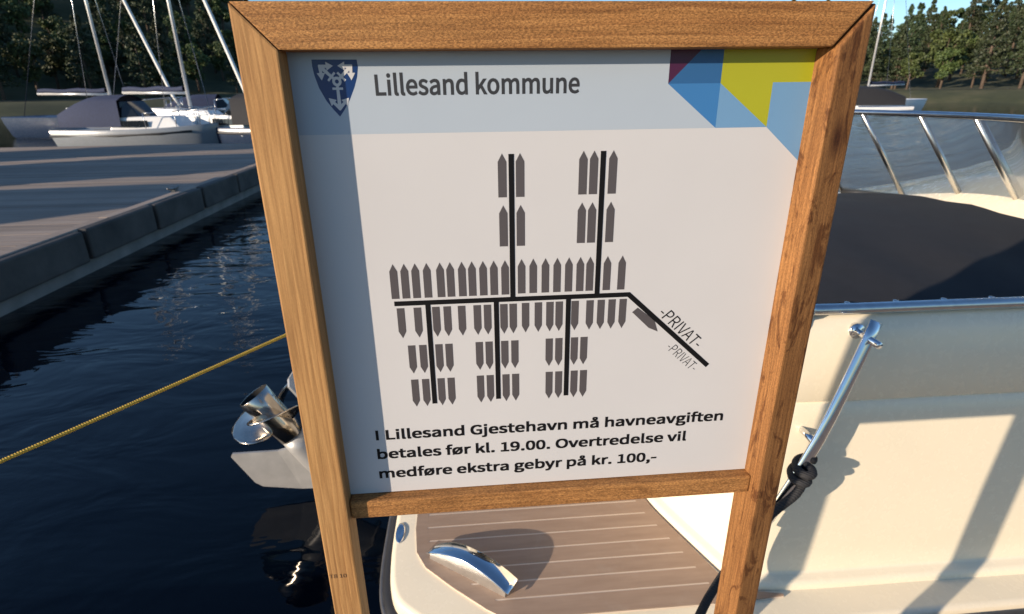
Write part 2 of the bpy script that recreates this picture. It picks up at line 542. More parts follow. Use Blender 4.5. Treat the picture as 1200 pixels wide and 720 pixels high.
# the shore road below the hill
m = MB()
m.grid([[(d * math.sin(R(a)), d * math.cos(R(a)), hill_height(d * math.sin(R(a)), d * math.cos(R(a))) * 0 + 1.09) for a in [(-70 + k * 2) for k in range(71)]] for d in (90.5, 95.0)])
struct(m.build('road', M['asphalt']))

# ------------------------------------------------------------------ our floating dock (below the sign)
dock = thing('floating_dock', 'timber decked floating dock that the wooden sign stands on', 'dock', (0, 0, 0))
PL_ME = []
for k in range(3):
    m = MB(); m.box((0, 0, -0.014), (9.0, 0.118, 0.028))
    me = m.mesh('plank')
    bm = bmesh.new(); bm.from_mesh(me)
    bmesh.ops.bevel(bm, geom=bm.edges[:], offset=0.003, segments=1, affect='EDGES')
    bm.to_mesh(me); bm.free()
    me.materials.append(M['plank'])
    PL_ME.append(me)
for i in range(22):
    o = bpy.data.objects.new('plank', PL_ME[i % 3]); C.objects.link(o); o.parent = dock
    o.location = (random.uniform(-0.01, 0.01), 0.95 - i * 0.124, random.uniform(-0.0015, 0.0))
m = MB(); m.box((0, -0.36, -0.20), (8.96, 2.72, 0.34)); part(m, 'float', M['concrete'], dock)
m = MB(); m.box((0, 1.032, -0.09), (9.0, 0.034, 0.16)); part(m, 'fascia_board', M['plank'], dock)

# ------------------------------------------------------------------ timber quay to the west
quay = thing('quay', 'timber decked quay with a pale kerb and dark concrete side', 'quay', (-11.9, 10.5, 0))
QM = []
for k in range(3):
    m = MB(); m.box((0, 0, -0.02), (15.4, 0.172, 0.04)); me = m.mesh('plank'); me.materials.append(M['plank']); QM.append(me)
for i in range(96):
    o = bpy.data.objects.new('plank', QM[i % 3]); C.objects.link(o); o.parent = quay
    o.location = (random.uniform(-0.02, 0.02), -8.5 + i * 0.18, random.uniform(-0.004, 0.0))
m = MB(); m.box((0, 0.05, -0.36), (15.3, 17.25, 0.62)); part(m, 'concrete_float', M['concrete'], quay)
for i in range(12):
    m = MB(); m.box((7.72 + random.uniform(-.008, .008), -7.9 + i * 1.44, -0.06 + random.uniform(-.01, .01)), (0.15, 1.37, 0.34)); part(m, 'fender_beam', M['tarred'], quay, bevel=0.03, seg=3)
for i in range(7):
    m = MB(); m.box((7.62, -7.35 + i * 2.46, 0.07), (0.15, 2.42, 0.10)); part(m, 'kerb_beam', M['plank'], quay, bevel=0.015)
for i in range(4):
    m = MB(); m.box((7.56, -6.1 + i * 4.3, 0.135), (0.06, 0.10, 0.03)); m.tube([(7.56, -6.28 + i * 4.3, 0.185), (7.56, -6.2 + i * 4.3, 0.165), (7.56, -6.0 + i * 4.3, 0.165), (7.56, -5.92 + i * 4.3, 0.185)], [.012, .02, .02, .012], 8); part(m, 'quay_cleat', M['dull_steel'], quay)

def shadow_shed(x, y, w, d, h, rz, label, mat):  # unseen sheds added only to throw shadow bands across the quay deck
    t = thing('shadow_shed', label, 'shadow_shed', (x, y, 0), rz, 'unseen sheds added to shade the timber quay')
    n = int(w / 0.16)
    m = MB(); m.box((0, 0, h / 2), (w - 0.04, d - 0.04, h)); 
    m.add([(-w / 2 + .02, -d / 2 + .02, h), (-w / 2 + .02, d / 2 - .02, h), (-w / 2 + .02, 0, h + d * 0.36), (w / 2 - .02, -d / 2 + .02, h), (w / 2 - .02, d / 2 - .02, h), (w / 2 - .02, 0, h + d * 0.36)], [(0, 1, 2), (3, 5, 4)])
    part(m, 'wall', mat, t)
    for s in (-1, 1):
        k = int(d / 0.18)
        for i in range(k):
            yy = -d / 2 + (i + 0.5) * d / k
            hh = h + (d / 2 - abs(yy)) * 0.72 - 0.03
            m = MB(); m.box((s * (w / 2 - 0.008), yy, hh / 2), (0.03, d / k - 0.018, hh)); part(m, 'board', mat, t)
    for s in (-1, 1):
        m = MB()
        m.add([(-w / 2 - .2, s * (d / 2 + .25), h - .18), (w / 2 + .2, s * (d / 2 + .25), h - .18), (w / 2 + .2, 0, h + d * .36), (-w / 2 - .2, 0, h + d * .36),
               (-w / 2 - .2, s * (d / 2 + .25), h - .10), (w / 2 + .2, s * (d / 2 + .25), h - .10), (w / 2 + .2, 0, h + d * .36 + .08), (-w / 2 - .2, 0, h + d * .36 + .08)],
              [(0, 1, 2, 3), (4, 5, 6, 7), (0, 1, 5, 4), (2, 3, 7, 6), (0, 3, 7, 4), (1, 2, 6, 5)])
        part(m, 'roof', M['roof'], t)
    dr = MB(); dr.box((w / 2 + .02, 0, 1.0), (0.05, 0.95, 2.0)); dd = part(dr, 'door', M['board_white'], t)
    hn = MB(); hn.tube([(w / 2 + .05, .36, 1.0), (w / 2 + .1, .36, 1.0), (w / 2 + .1, .25, 1.0)], 0.012, 8); part(hn, 'handle', M['steel'], dd)
    return t
shadow_shed(-16.2, 4.2, 3.0, 2.6, 2.3, 0.0, 'small red boarded boathouse with white door, added to shade the timber quay', M['board_red'])
shadow_shed(-16.2, 8.9, 3.0, 3.2, 2.5, 0.0, 'larger red boarded boathouse beside a smaller one, added to shade the quay', M['board_red'])
shadow_shed(-16.2, 14.2, 3.0, 2.4, 2.3, 0.0, 'white boarded boathouse at the outer end, added to shade the quay', M['board_white'])

# ================================================================== the sign
DP = 0.675                   # panel face
K = DP / 0.80
DFR = 0.764 * K                  # front face of the frame
def unit(px, py):
    """photo pixel -> (x, height below the eye) per metre of distance in the sign's plane"""
    r = ray(px, py)
    return r.x / r.y, -r.z / r.y
def on_panel(px, py, lift=0.0):
    u = unit(px, py)
    return Vector((u[0] * DP, DP - lift, ZC - u[1] * DP))
XL, XR = -0.2225 * K, 0.4905 * K     # inner faces of the posts
XLO, XRO = XL - 0.0500 * K, XR + 0.0465 * K
ZT = ZC + 0.0500 * K             # underside of top rail
ZTO = ZT + 0.0535 * K
ZB = ZC - 0.6525 * K             # top of crossbar at the panel
sign = thing('information_sign', 'square harbour information sign in a mitred pine frame on two posts', 'sign', (0.11, 0.66, 0))
SBASE = Vector((0.11, 0.66, 0))
def sp(m, name, mat, parent=sign, origin=None, **k):
    """sign part: builds at world coords, stores the mesh about its own origin"""
    org = Vector(origin) if origin is not None else sum((Vector(v) for v in m.v), Vector()) / len(m.v)
    m.v = [tuple(Vector(v) - org) for v in m.v]
    o = m.build(name, mat, None, **k)
    o.parent = parent
    base = SBASE if parent is sign else SBASE + parent.location
    o.location = org - base
    return o
def extr_xz(poly, y0, y1):
    m = MB()
    n = len(poly)
    m.add([(x, y0, z) for x, z in poly] + [(x, y1, z) for x, z in poly],
          [tuple(range(n)), tuple(reversed(range(n, 2 * n)))] + [(i, n + i, n + (i + 1) % n, (i + 1) % n) for i in range(n)])
    return m
sp(extr_xz([(XLO, 0.0), (XL, 0.0), (XL, ZT), (XLO, ZTO)], DFR, DFR + 0.048 * K), 'post', M['post_left'], bevel=0.0022)
pr = sp(extr_xz([(XR, 0.0), (XRO, 0.0), (XRO, ZTO), (XR, ZT)], DFR - 0.001, DFR + 0.060 * K), 'post', M['post_right'], bevel=0.004, seg=3)
pr.rotation_euler = (0, 0, R(9))      # this post has twisted a little in the sun
sp(extr_xz([(XLO + .0006, ZTO + .0002), (XL + .0006, ZT + .0002), (XR - .0006, ZT + .0002), (XRO - .0006, ZTO + .0002)], DFR + 0.0008, DFR + 0.048 * K), 'top_rail', M['rail'], bevel=0.0022)
sp(extr_xz([(XL + .0008, ZB - 0.036 * K), (XR + .001, ZB - 0.036 * K), (XR + .001, ZB), (XL + .0008, ZB)], DP - 0.020 * K, DP + 0.026 * K), 'crossbar', M['crossbar'], bevel=0.003, seg=3)
panel = sp(extr_xz([(XL - .006, ZB + .001), (XR + .006, ZB + .001), (XR + .006, ZT + .006), (XL - .006, ZT + .006)], DP, DP + 0.004), 'panel', M['white'])

def flat(name, polys, mat, lift, label=None, is_px=True):
    m = MB()
    for i, p in enumerate(polys):
        if name == 'anchor': lift += 0.00002
        pts = [on_panel(a, b, lift) for a, b in p] if is_px else [Vector((a, DP - lift, b)) for a, b in p]
        m.add(pts, [tuple(range(len(pts)))])
    o = sp(m, name, mat, panel)
    bmn = o.data
    if label: o['label'] = label
    return o
# header band and colour blocks (plain print on the panel, laid in thin films)
zband = ZC - 0.0648 * DP
flat('header_band', [[(XL, zband), (XR, zband), (XR, ZT), (XL, ZT)]], M['band'], 0.00008, 'pale blue header band', False)
def zo(x, y): return (770 + x / 4.8, 50 + y / 4.8)
tx = lambda px: unit(px, 80)[0] * DP
A1 = on_panel(*zo(63, 231)); A2 = on_panel(*zo(358, 230)); A3 = on_panel(*zo(325, 479)); A4 = on_panel(*zo(612, 474)); A5 = on_panel(*zo(655, 224)); A6 = on_panel(*zo(800, 655))
x1 = (A1.x + on_panel(*zo(78, 35)).x) / 2; x2 = (A2.x + A3.x + on_panel(*zo(380, 38)).x) / 3; x4 = (A4.x + A5.x) / 2
z1 = (A1.z + A2.z) / 2; z2 = zband
s = x2 - x1
flat('colour_block', [[(x1, z1), (x1, ZT), (x1 + (ZT - z1), ZT)]], M['plum'], 0.00016, 'plum corner block', False)
flat('colour_block', [[(x1, z1), (x1 + (ZT - z1), ZT), (x2, ZT), (x2, z1)]], M['blue1'], 0.00016, 'deep blue block', False)
flat('colour_block', [[(x1, z1), (x2, z1), (x2, z2)]], M['blue2'], 0.00016, 'mid blue triangle', False)
flat('colour_block', [[(x2, z1), (x4, z2), (x2, z2)]], M['blue3'], 0.00016, 'light blue triangle', False)
flat('colour_block', [[(x2, ZT), (XR, ZT), (XR, A5.z), (x4, A5.z), (x4, z2), (x2, z1)]], M['lime'], 0.00016, 'lime green block', False)
flat('colour_block', [[(x4, A5.z), (XR, A5.z), (XR, z2 - (XR - x4) * 0.86), (x4, z2)]], M['blue3'], 0.00016, 'light blue block by the post', False)

# municipal shield with three anchors
def zs(x, y): return (360 + x / 9.0, 60 + y / 9.0)
sh = [(45, 90), (522, 90), (535, 170), (527, 270), (500, 380), (452, 510), (400, 612), (348, 692), (285, 625), (205, 528), (125, 390), (75, 255), (52, 160)]
flat('shield', [[zs(*p) for p in sh]], M['navy'], 0.00016, 'navy shield')
c0 = on_panel(*zs(314, 322)); ring_r = 0.0042 * K
def anchor(ang, L, arm):
    d = Vector((math.sin(ang), math.cos(ang))); n = Vector((d.y, -d.x))
    g = K * .86
    P = lambda a, b: (c0.x + d.x * a * g + n.x * b * g, c0.z + d.y * a * g + n.y * b * g)
    polys = [[P(.0042, -.0020), P(.0042, .0020), P(L, .0028), P(L, -.0028)],
             [P(0.0085, -0.0080), P(0.0085, 0.0080), P(0.0118, 0.0080), P(0.0118, -0.0080)]]
    for s in (-1, 1):
        e = Vector((-.70, s * .714)); f = Vector((.714, s * .70))
        A = Vector((L + .0015, 0))
        q = lambda u, v: P(*(A + e * u + f * v))
        polys.append([q(-.0020, -.0028), q(arm, -.0020), q(arm, .0020), q(-.0020, .0028)])
        polys.append([q(arm - .002, -.0062), q(arm + .0085, 0), q(arm - .002, .0062)])
    return polys
flat('anchor', anchor(math.pi, 0.0370, 0.0130), M['pale'], 0.00024, None, False)
flat('anchor', anchor(R(-47), 0.0295, 0.0110), M['pale'], 0.000247, None, False)
flat('anchor', anchor(R(47), 0.0295, 0.0110), M['pale'], 0.000254, None, False)
rg = []
for i in range(20):
    a, b = 2 * math.pi * i / 20, 2 * math.pi * (i + 1) / 20
    rg.append([(c0.x + math.cos(q) * rr, c0.z + math.sin(q) * rr) for q, rr in ((a, .0060 * K), (b, .0060 * K), (b, .0025 * K), (a, .0025 * K))])
flat('anchor_ring', rg, M['pale'], 0.00042, None, False)

# harbour plan: docks
def seg(a, b, w):
    a = Vector(a); b = Vector(b); d = (b - a).normalized(); n = Vector((-d.y, d.x)) * w / 2
    return [tuple(a - n), tuple(b - n), tuple(b + n), tuple(a + n)]
pz = lambda px, py: (lambda v: (v.x, v.z))(on_panel(px, py))
zmain = ZC - 0.3752 * DP
xm0, xm1 = pz(462, 356)[0], pz(738, 344.5)[0]
pe = pz(829, 428.5)
flat('dock_line', [seg((xm0, zmain), (xm1, zmain), 0.0078 * K)], M['ink'], 0.00016, None, False)
flat('dock_line', [seg((xm1 - .0025, zmain + .001), pe, 0.0080 * K)], M['ink'], 0.00024, None, False)
for (px, pa), up in (((598.9, 180.5), 1), ((707.3, 177), 1), ((509.6, 473), 0), ((584.1, 467.5), 0), ((663.0, 463.5), 0)):
    p = pz(px, pa)
    flat('dock_line', [seg((p[0], zmain), p, 0.0078 * K)], M['ink'], 0.00032, None, False)
# harbour plan: boats
def sym_mesh(w, l, tip):
    me = bpy.data.meshes.new('boat_symbol')
    me.from_pydata([(-w / 2, 0, -l / 2), (w / 2, 0, -l / 2), (w / 2, 0, l / 2 - tip), (0, 0, l / 2), (-w / 2, 0, l / 2 - tip)], [], [(0, 1, 2, 3, 4)])
    me.materials.append(M['grey_ink'])
    return me
def row(zoom, xs, y_base, y_tip, up, w=0.0118 * K):
    ox, oy, sc = zoom
    n = len(xs)
    z0 = z1 = 0
    pts = []
    for i, x in enumerate(xs):
        t = i / max(1, n - 1)
        yb = y_base[0] + (y_base[1] - y_base[0]) * t; yt = y_tip[0] + (y_tip[1] - y_tip[0]) * t
        a = pz(ox + x[0] / sc, oy + yb / sc); b = pz(ox + x[1] / sc, oy + yt / sc)
        pts.append(((a[0] + b[0]) / 2, a[1], b[1]))
    zb = sum(p[1] for p in pts) / n; zt = sum(p[2] for p in pts) / n
    me = sym_mesh(w, abs(zt - zb), 0.0115 * K)
    for i, p in enumerate(pts):
        o = bpy.data.objects.new('boat_symbol', me); C.objects.link(o); o.parent = panel
        org = Vector((p[0], DP - 0.00016, (zb + zt) / 2))
        o.location = org - SBASE - panel.location
        if not up: o.rotation_euler = (0, math.pi, 0)
ZA, ZBm, ZCm = (450, 290, 3.7875), (600, 290, 3.7875), (570, 165, 5.335)
row(ZA, [(52, 38), (101, 86), (148, 135), (199, 186), (256, 246), (300, 291), (351, 343), (394, 389), (443, 438), (489, 487), (539, 536)], (231, 208), (75, 57), True)
row(ZBm, [(44, 41), (94, 94), (148, 148), (199, 201), (251, 252), (300, 304), (343, 347), (418, 425), (483, 490)], (206, 187), (53, 36), True)
row(ZA, [(73, 85), (148, 158), (230, 238), (280, 287), (345, 349), (413, 418), (460, 461), (531, 534), (573, 574)], (271, 248), (405, 379), False)
row(ZBm, [(60, 60), (116, 117), (168, 167), (209, 208), (279, 278), (345, 343), (394, 392), (442, 440), (491, 488)], (247, 228), (379, 357), False)
row(ZA, [(122, 133), (172, 181), (243, 251), (288, 294)], (437, 426), (562, 550), False)
row(ZA, [(421, 428), (466, 469), (534, 539), (580, 582)], (421, 412), (545, 535), False)
row(ZBm, [(165, 164), (207, 207), (276, 275), (319, 316)], (405, 397), (526, 520), False)
row(ZA, [(135, 147), (184, 193), (253, 260), (298, 303)], (588, 577), (708, 697), False)
row(ZA, [(427, 432), (472, 473), (541, 543), (584, 585)], (570, 560), (689, 680), False)
row(ZBm, [(164, 164), (206, 206), (274, 274), (316, 314)], (552, 545), (670, 664), False)
row(ZCm, [(102, 96), (213, 208)], (355, 352), (80, 78), True, 0.0124 * K)
row(ZCm, [(110, 104), (216, 213)], (662, 657), (405, 402), True, 0.0124 * K)
row(ZCm, [(600, 608), (666, 675), (782, 797)], (338, 331), (65, 58), True, 0.0124 * K)
row(ZCm, [(590, 598), (653, 663), (766, 779)], (642, 633), (388, 381), True, 0.0124 * K)
flat('boat_symbol', [[(720 + a / 3, 240 + b / 3) for a, b in ((62, 378), (82, 362), (141, 406), (152, 446), (120, 433))]], M['grey_ink'], 0.00016)

# lettering
def font(names):
    for nme in names:
        try:
            return bpy.data.fonts.load(bpy.utils.resource_path('LOCAL') + '/datafiles/fonts/' + nme)
        except Exception:
            pass
    return None
F_HUM = font(['Noto Sans CJK Regular.woff2'])
def lettering(text, fnt, p0, p1, cap, mat, bold=0.0, shear=0.0, lift=0.00020, spacing=1.0, name='lettering', parent=None, fat=0.0):
    """text laid along p0 -> p1 (x,z on the panel), capital height cap"""
    cu = bpy.data.curves.new(name, 'FONT')
    if fnt: cu.font = fnt
    cu.body = text; cu.size = 1.0; cu.shear = shear; cu.offset = bold; cu.space_character = spacing
    cu.resolution_u = 4
    ob = bpy.data.objects.new('tmp', cu); C.objects.link(ob)
    bpy.context.view_layer.update()
    dg = bpy.context.evaluated_depsgraph_get()
    me = bpy.data.meshes.new_from_object(ob.evaluated_get(dg))
    bpy.data.objects.remove(ob)
    xs = [v.co.x for v in me.vertices]
    cu2 = bpy.data.curves.new('t', 'FONT')
    if fnt: cu2.font = fnt
    cu2.body = 'H'; cu2.offset = bold
    ob2 = bpy.data.objects.new('tmp', cu2); C.objects.link(ob2)
    bpy.context.view_layer.update()
    mh = bpy.data.meshes.new_from_object(ob2.evaluated_get(bpy.context.evaluated_depsgraph_get()))
    H = max(v.co.y for v in mh.vertices) - min(v.co.y for v in mh.vertices)
    bpy.data.objects.remove(ob2)
    x0, x1 = min(xs), max(xs)
    p0 = Vector(p0); p1 = Vector(p1); d = (p1 - p0); Ln = d.length; d.normalize(); n = Vector((-d.y, d.x))
    sx = Ln / (x1 - x0); sy = cap / H
    mid = (p0 + p1) / 2
    for v in me.vertices:
        q = p0 + d * ((v.co.x - x0) * sx) + n * (v.co.y * sy) - mid
        v.co = (q.x, 0, q.y)
    if fat:                                   # a heavier cut: the same strokes printed again a hair to either side
        vs = [v.co.copy() for v in me.vertices]; fs = [tuple(p.vertices) for p in me.polygons]
        me = bpy.data.meshes.new(name)
        nv = len(vs); V = []; FF = []
        for q, (k, kz) in enumerate(((-1, -1), (-1, 1), (1, -1), (1, 1), (0, 0))):
            V += [(v.x + fat * k, -q * 0.00002, v.z + fat * kz * .9) for v in vs]
            FF += [tuple(i + q * nv for i in f) for f in fs]
        me.from_pydata(V, [], FF)
    me.materials.clear(); me.materials.append(mat)
    me.name = name
    o = bpy.data.objects.new(name, me); C.objects.link(o)
    o.parent = parent or panel
    base = SBASE + (panel.location if parent is None else Vector())
    o.location = Vector((mid.x, DP - lift, mid.y)) - base
    return o
def line(text, pxa, pxb, cap, fnt, mat, **k):
    a = pz(*pxa); b = pz(*pxb)
    zz = (a[1] + b[1]) / 2
    return lettering(text, fnt, (a[0], zz), (b[0], zz), cap, mat, **k)
line('Lillesand kommune', (440.5, 111.6), (679, 108.8), 0.0262 * K, F_HUM, M['title_ink'], bold=0.009)
line('I Lillesand Gjestehavn må havneavgiften', (441.5, 515.8), (846, 492.3), 0.0178 * K, F_HUM, M['ink'], bold=0.0, fat=0.0009 * K)
line('betales før kl. 19.00. Overtredelse vil', (443.5, 537.8), (803, 516.0), 0.0178 * K, F_HUM, M['ink'], bold=0.0, fat=0.0009 * K)
line('medføre ekstra gebyr på kr. 100,-', (445.5, 559.2), (768, 541.0), 0.0178 * K, F_HUM, M['ink'], bold=0.0, fat=0.0009 * K)
dd = Vector(pe) - Vector((xm1, zmain)); dd.normalize(); nn = Vector((-dd.y, dd.x))
c1 = Vector(pz(797, 385.5)); c2 = Vector(pz(799.5, 418.5))
lettering('-PRIVAT-', F_HUM, c1 - dd * 0.0475 * K - nn * 0.0075 * K, c1 + dd * 0.0475 * K - nn * 0.0075 * K, 0.0200 * K, M['ink'], bold=0.0, shear=0.12)
lettering('-PRIVAT-', F_HUM, c2 - dd * 0.0340 * K - nn * 0.008 * K, c2 + dd * 0.0340 * K - nn * 0.008 * K, 0.0160 * K, M['ink'], bold=-0.004, shear=0.12)
# ink stamp on the left post
r0 = ray(386.5, 678); r1 = ray(406.5, 676.5)
q0 = r0 * (DFR / r0.y); q1 = r1 * (DFR / r1.y)
lettering('T8 10', F_HUM, (q0.x, ZC + q0.z), (q1.x, ZC + q0.z), 0.0085 * K, M['stamp'], lift=DP - DFR + 0.0004, name='ink_stamp', parent=sign)

# ================================================================== the motor boat
CY = 2.29
boat = thing('motor_boat', 'cream motor boat with brown striped swim platform moored behind the sign', 'boat', (2.4, CY, WATER))
def bp(m, name, mat, parent=None, **k):
    par = parent or boat
    base = Vector((2.4, CY, WATER)) if par is boat else Vector((2.4, CY, WATER)) + par.location
    m.v = [tuple(Vector(v) - base) for v in m.v]
    o = m.build(name, mat, None, **k)
    o.parent = par
    return o
def mirror_loop(half):
    """half outline (x,h) from stern centre to bow -> closed loop of world (x,y), counter-clockwise"""
    near = [(x, CY - h) for x, h in half]
    far = [(x, CY + h) for x, h in reversed(half) if h > 1e-6]
    return near + far
# deck slab with the motor notch
dh = [(.12, 0), (.12, .40), (.08, .44), (-.27, .44), (-.31, .48)]
dh2 = [(v.x, v.y) for v in catmull([(-.31, .48, 0), (-.31, .80, 0), (-.285, .97, 0), (-.22, 1.05, 0), (-.11, 1.125, 0), (.02, 1.17, 0), (.2, 1.187, 0), (1, 1.19, 0), (2.5, 1.17, 0), (3.5, 1.05, 0), (4.5, .72, 0), (5.2, .35, 0), (5.6, 0, 0)], 6)]
deck_loop = mirror_loop(dh[:-1] + dh2)
DZ = -0.016
m = MB()
ring = lambda lp, z: [(p[0], p[1], z) for p in lp]
ins = [(-.19, .03), (-.17, .0), (-.05, 0.0), (-.030, .003), (-.020, .010), (DZ, .022)]
m.rings([ring(offset(deck_loop, d), z) for z, d in ins], True, True)
sharpen(bp(m, 'deck', M['gel']), 0.9)
# hull below
hh = [(.13, 0), (.13, .9), (.16, 1.12), (.4, 1.165), (1, 1.175), (2.5, 1.155), (3.5, 1.03), (4.5, .70), (5.15, .34), (5.55, 0)]
hl = [(v.x, v.y) for v in catmull([(a, b, 0) for a, b in hh[2:]], 5)]
hl = mirror_loop(hh[:2] + hl)
m = MB()
m.rings([[(0.13 + (x - .13) * sx, CY + (y - CY) * s, z) for x, y in hl] for z, s, sx in ((-.188, .99, 1), (-.30, .96, .985), (-.48, .86, .96), (-.62, .45, .93), (-.74, .05, .9))], True, True)
bp(m, 'hull', M['gel'])
# rub rail round the deck edge: black rubber with a bright strip
edge = offset(deck_loop, -0.004)
k0 = 3
near_edge = [p for p in deck_loop if p[1] < CY and p[0] < 5.55][2:]
far_edge = [p for p in deck_loop if p[1] > CY and p[0] < 5.55][:-2]
for e in (near_edge, far_edge):
    m = MB(); m.tube([(p[0], p[1], -.098) for p in e], 0.034, 10); rr_ = bp(m, 'rub_rail', M['rubber'])
    sgn = -1 if e is near_edge else 1
    off = offset(ccw(deck_loop), -0.030)
    m = MB()
    pts = []
    for p in e:
        i = deck_loop.index(p); pts.append((off[i][0], off[i][1], -.085))
    m.tube(pts, 0.009, 8); bp(m, 'rail_strip', M['dull_steel'])
# swim platform pads
P = [(-.23, 1.85), (-.23, 1.58), (-.218, 1.47), (-.185, 1.405), (-.096, 1.318), (.008, 1.228), (.05, 1.198), (.10, 1.186), (.70, 1.184), (.83, 1.184), (.925, 1.190), (.925, 1.196), (.86, 1.210), (.81, 1.222), (.775, 1.252), (.722, 1.39), (.645, 1.60), (.612, 1.75), (.597, 1.85)]
I = [(-.188, 1.81), (-.188, 1.58), (-.176, 1.49), (-.155, 1.435), (-.06, 1.343), (.03, 1.262), (.06, 1.240), (.10, 1.230), (.722, 1.230), (.682, 1.38), (.606, 1.59), (.574, 1.74), (.565, 1.81)]
def mir(poly, f): return poly if not f else [(x, 2 * CY - y) for x, y in poly]
for far in (0, 1):
    pad = MB(); pad.prism(ccw(mir(P, far)), DZ + .001, DZ + .0084)
    pad = bp(pad, 'deck_pad', M['caulk'])
    # border strip (ring between P and I)
    me = bpy.data.meshes.new('pad_border')
    bm = bmesh.new()
    for lp in (mir(P, far), mir(I, far)):
        vs = [bm.verts.new((x - 2.4, y - CY, DZ + .0092 - WATER)) for x, y in lp]
        for i in range(len(vs)): bm.edges.new((vs[i - 1], vs[i]))
    bmesh.ops.triangle_fill(bm, use_beauty=True, use_dissolve=False, edges=bm.edges[:])
    ext = bmesh.ops.extrude_face_region(bm, geom=bm.faces[:])
    bmesh.ops.translate(bm, vec=(0, 0, -.0038), verts=[g for g in ext['geom'] if isinstance(g, bmesh.types.BMVert)])
    bmesh.ops.recalc_face_normals(bm, faces=bm.faces)
    bm.to_mesh(me); bm.free()
    me.materials.append(M['foam'])
    o = bpy.data.objects.new('pad_border', me); C.objects.link(o); o.parent = pad
    y = 1.256 - .065
    while y < 1.81:
        c = clip_y(I, y + .0033, y + .065 - .0033)
        if len(c) > 2:
            cc = []
            for q in c:
                if not cc or (Vector(q) - Vector(cc[-1])).length > 1e-5: cc.append(q)
            mm = MB(); mm.prism(ccw(mir(cc, far)), DZ + .0052, DZ + .0091)
            bp(mm, 'plank', M['foam'], pad)
        y += .065
# superstructure
sh_ = [(.600, 0), (.600, .40), (.615, .54), (.650, .69), (.730, .90), (.790, 1.035), (.835, 1.068), (.95, 1.082), (1.3, 1.088), (2.2, 1.085), (3.2, .98), (4.2, .68), (4.9, .34), (5.25, 0)]
shl = [(v.x, v.y) for v in catmull([(a, b, 0) for a, b in sh_], 6)]
sloop = mirror_loop([(a, max(0, b)) for a, b in shl])
m = MB()
prof = [(-.04, .006), (-.010, .006), (.004, .010), (.012, .020), (.016, .034), (.022, .040), (.030, .042), (.10, .047), (.3, .062), (.55, .088), (.60, .093), (.606, .099), (.612, .093), (.75, .115), (.81, .125), (.842, .14), (.856, .165), (.858, .22), (.85, .245), (.80, .25), (.72, .252)]
m.rings([ring(offset(sloop, d), z) for z, d in prof], False, True)
sharpen(bp(m, 'superstructure', M['gel']), 1.2)
# grey grab moulding along the coaming
lp = offset(sloop, .152)
def seg_loop(lp, f): return [p for p in lp if f(p)]
for s in (-1, 1):
    pts = [p for p in lp if (p[1] - CY) * s > .62 and p[0] < 2.3]
    if s < 0: pts = sorted(pts, key=lambda p: (p[0]))
    else: pts = sorted(pts, key=lambda p: (p[0]))
    m = MB(); m.tube([(p[0], p[1], .872) for p in pts], .017, 8); bp(m, 'coaming_rail', M['steel'])
# cockpit cover and foredeck (crowned sheets)
inn = offset(sloop, .235)
half = sorted([(p[0], CY - p[1]) for p in inn if p[1] <= CY + 1e-6])
def hw(x):
    best = 0
    for i in range(len(inn)):
        a, b = inn[i - 1], inn[i]
        if (a[0] - x) * (b[0] - x) <= 0 and abs(a[0] - b[0]) > 1e-9:
            y = a[1] + (b[1] - a[1]) * (x - a[0]) / (b[0] - a[0])
            best = max(best, CY - y)
    return best
def crown(x0, x1, n, z0, rise, wrk):
    rows = []
    for i in range(n + 1):
        x = x0 + (x1 - x0) * i / n
        w = max(.01, hw(x) - .004)
        ed = min(1, (x - x0) / .25)
        rows.append([(x, CY + w * t, z0 + rise * ed * (1 - t * t) + wrk * noise.noise(Vector((x * 5, t * 4, 1)))) for t in [(-1 + j / 12) for j in range(25)]])
    m = MB(); m.grid(rows); return m
xs0 = min(p[0] for p in inn)
bp(crown(xs0 + .004, 2.25, 24, .852, .10, .012), 'cockpit_cover', M['canvas'])
bp(crown(2.26, 5.0, 24, .848, .16, 0), 'foredeck', M['gel'])
# press studs along the cover's near and far hem
for i in range(9):
    x = .95 + i * .15
    for sg in (-1, 1):
        m = MB(); yy = CY + sg * (hw(x) + .012)
        m.rings([[(x + r_ * math.cos(q), yy + r_ * math.sin(q), z_) for q in [2 * math.pi * j / 10 for j in range(10)]] for z_, r_ in ((.852, .009), (.862, .009), (.864, .006))], True, True)
        bp(m, 'press_stud', M['steel'])
# windscreen
wb, wt = [], []
for j in range(7):
    t = -1 + j / 3
    wb.append(Vector((2.55 - .30 * t * t, CY + .88 * t, .87)))
    wt.append(Vector((2.15 - .28 * t * t, CY + .80 * t, 1.33)))
wb = catmull(wb, 3); wt = catmull(wt, 3)
m = MB(); m.tube(wt, .014, 8); wf = bp(m, 'windscreen_frame', M['steel'])
m = MB(); m.tube(wb, .016, 8); bp(m, 'windscreen_base', M['rubber'])
for j in range(0, 19, 3):
    m = MB(); m.tube([wb[j], wt[j]], .012, 8); bp(m, 'windscreen_post', M['steel'])
for j in range(0, 18, 3):
    m = MB()
    m.grid([[wb[j + q] for q in range(4)], [wt[j + q] for q in range(4)]]); bp(m, 'windscreen_pane', M['glass'])
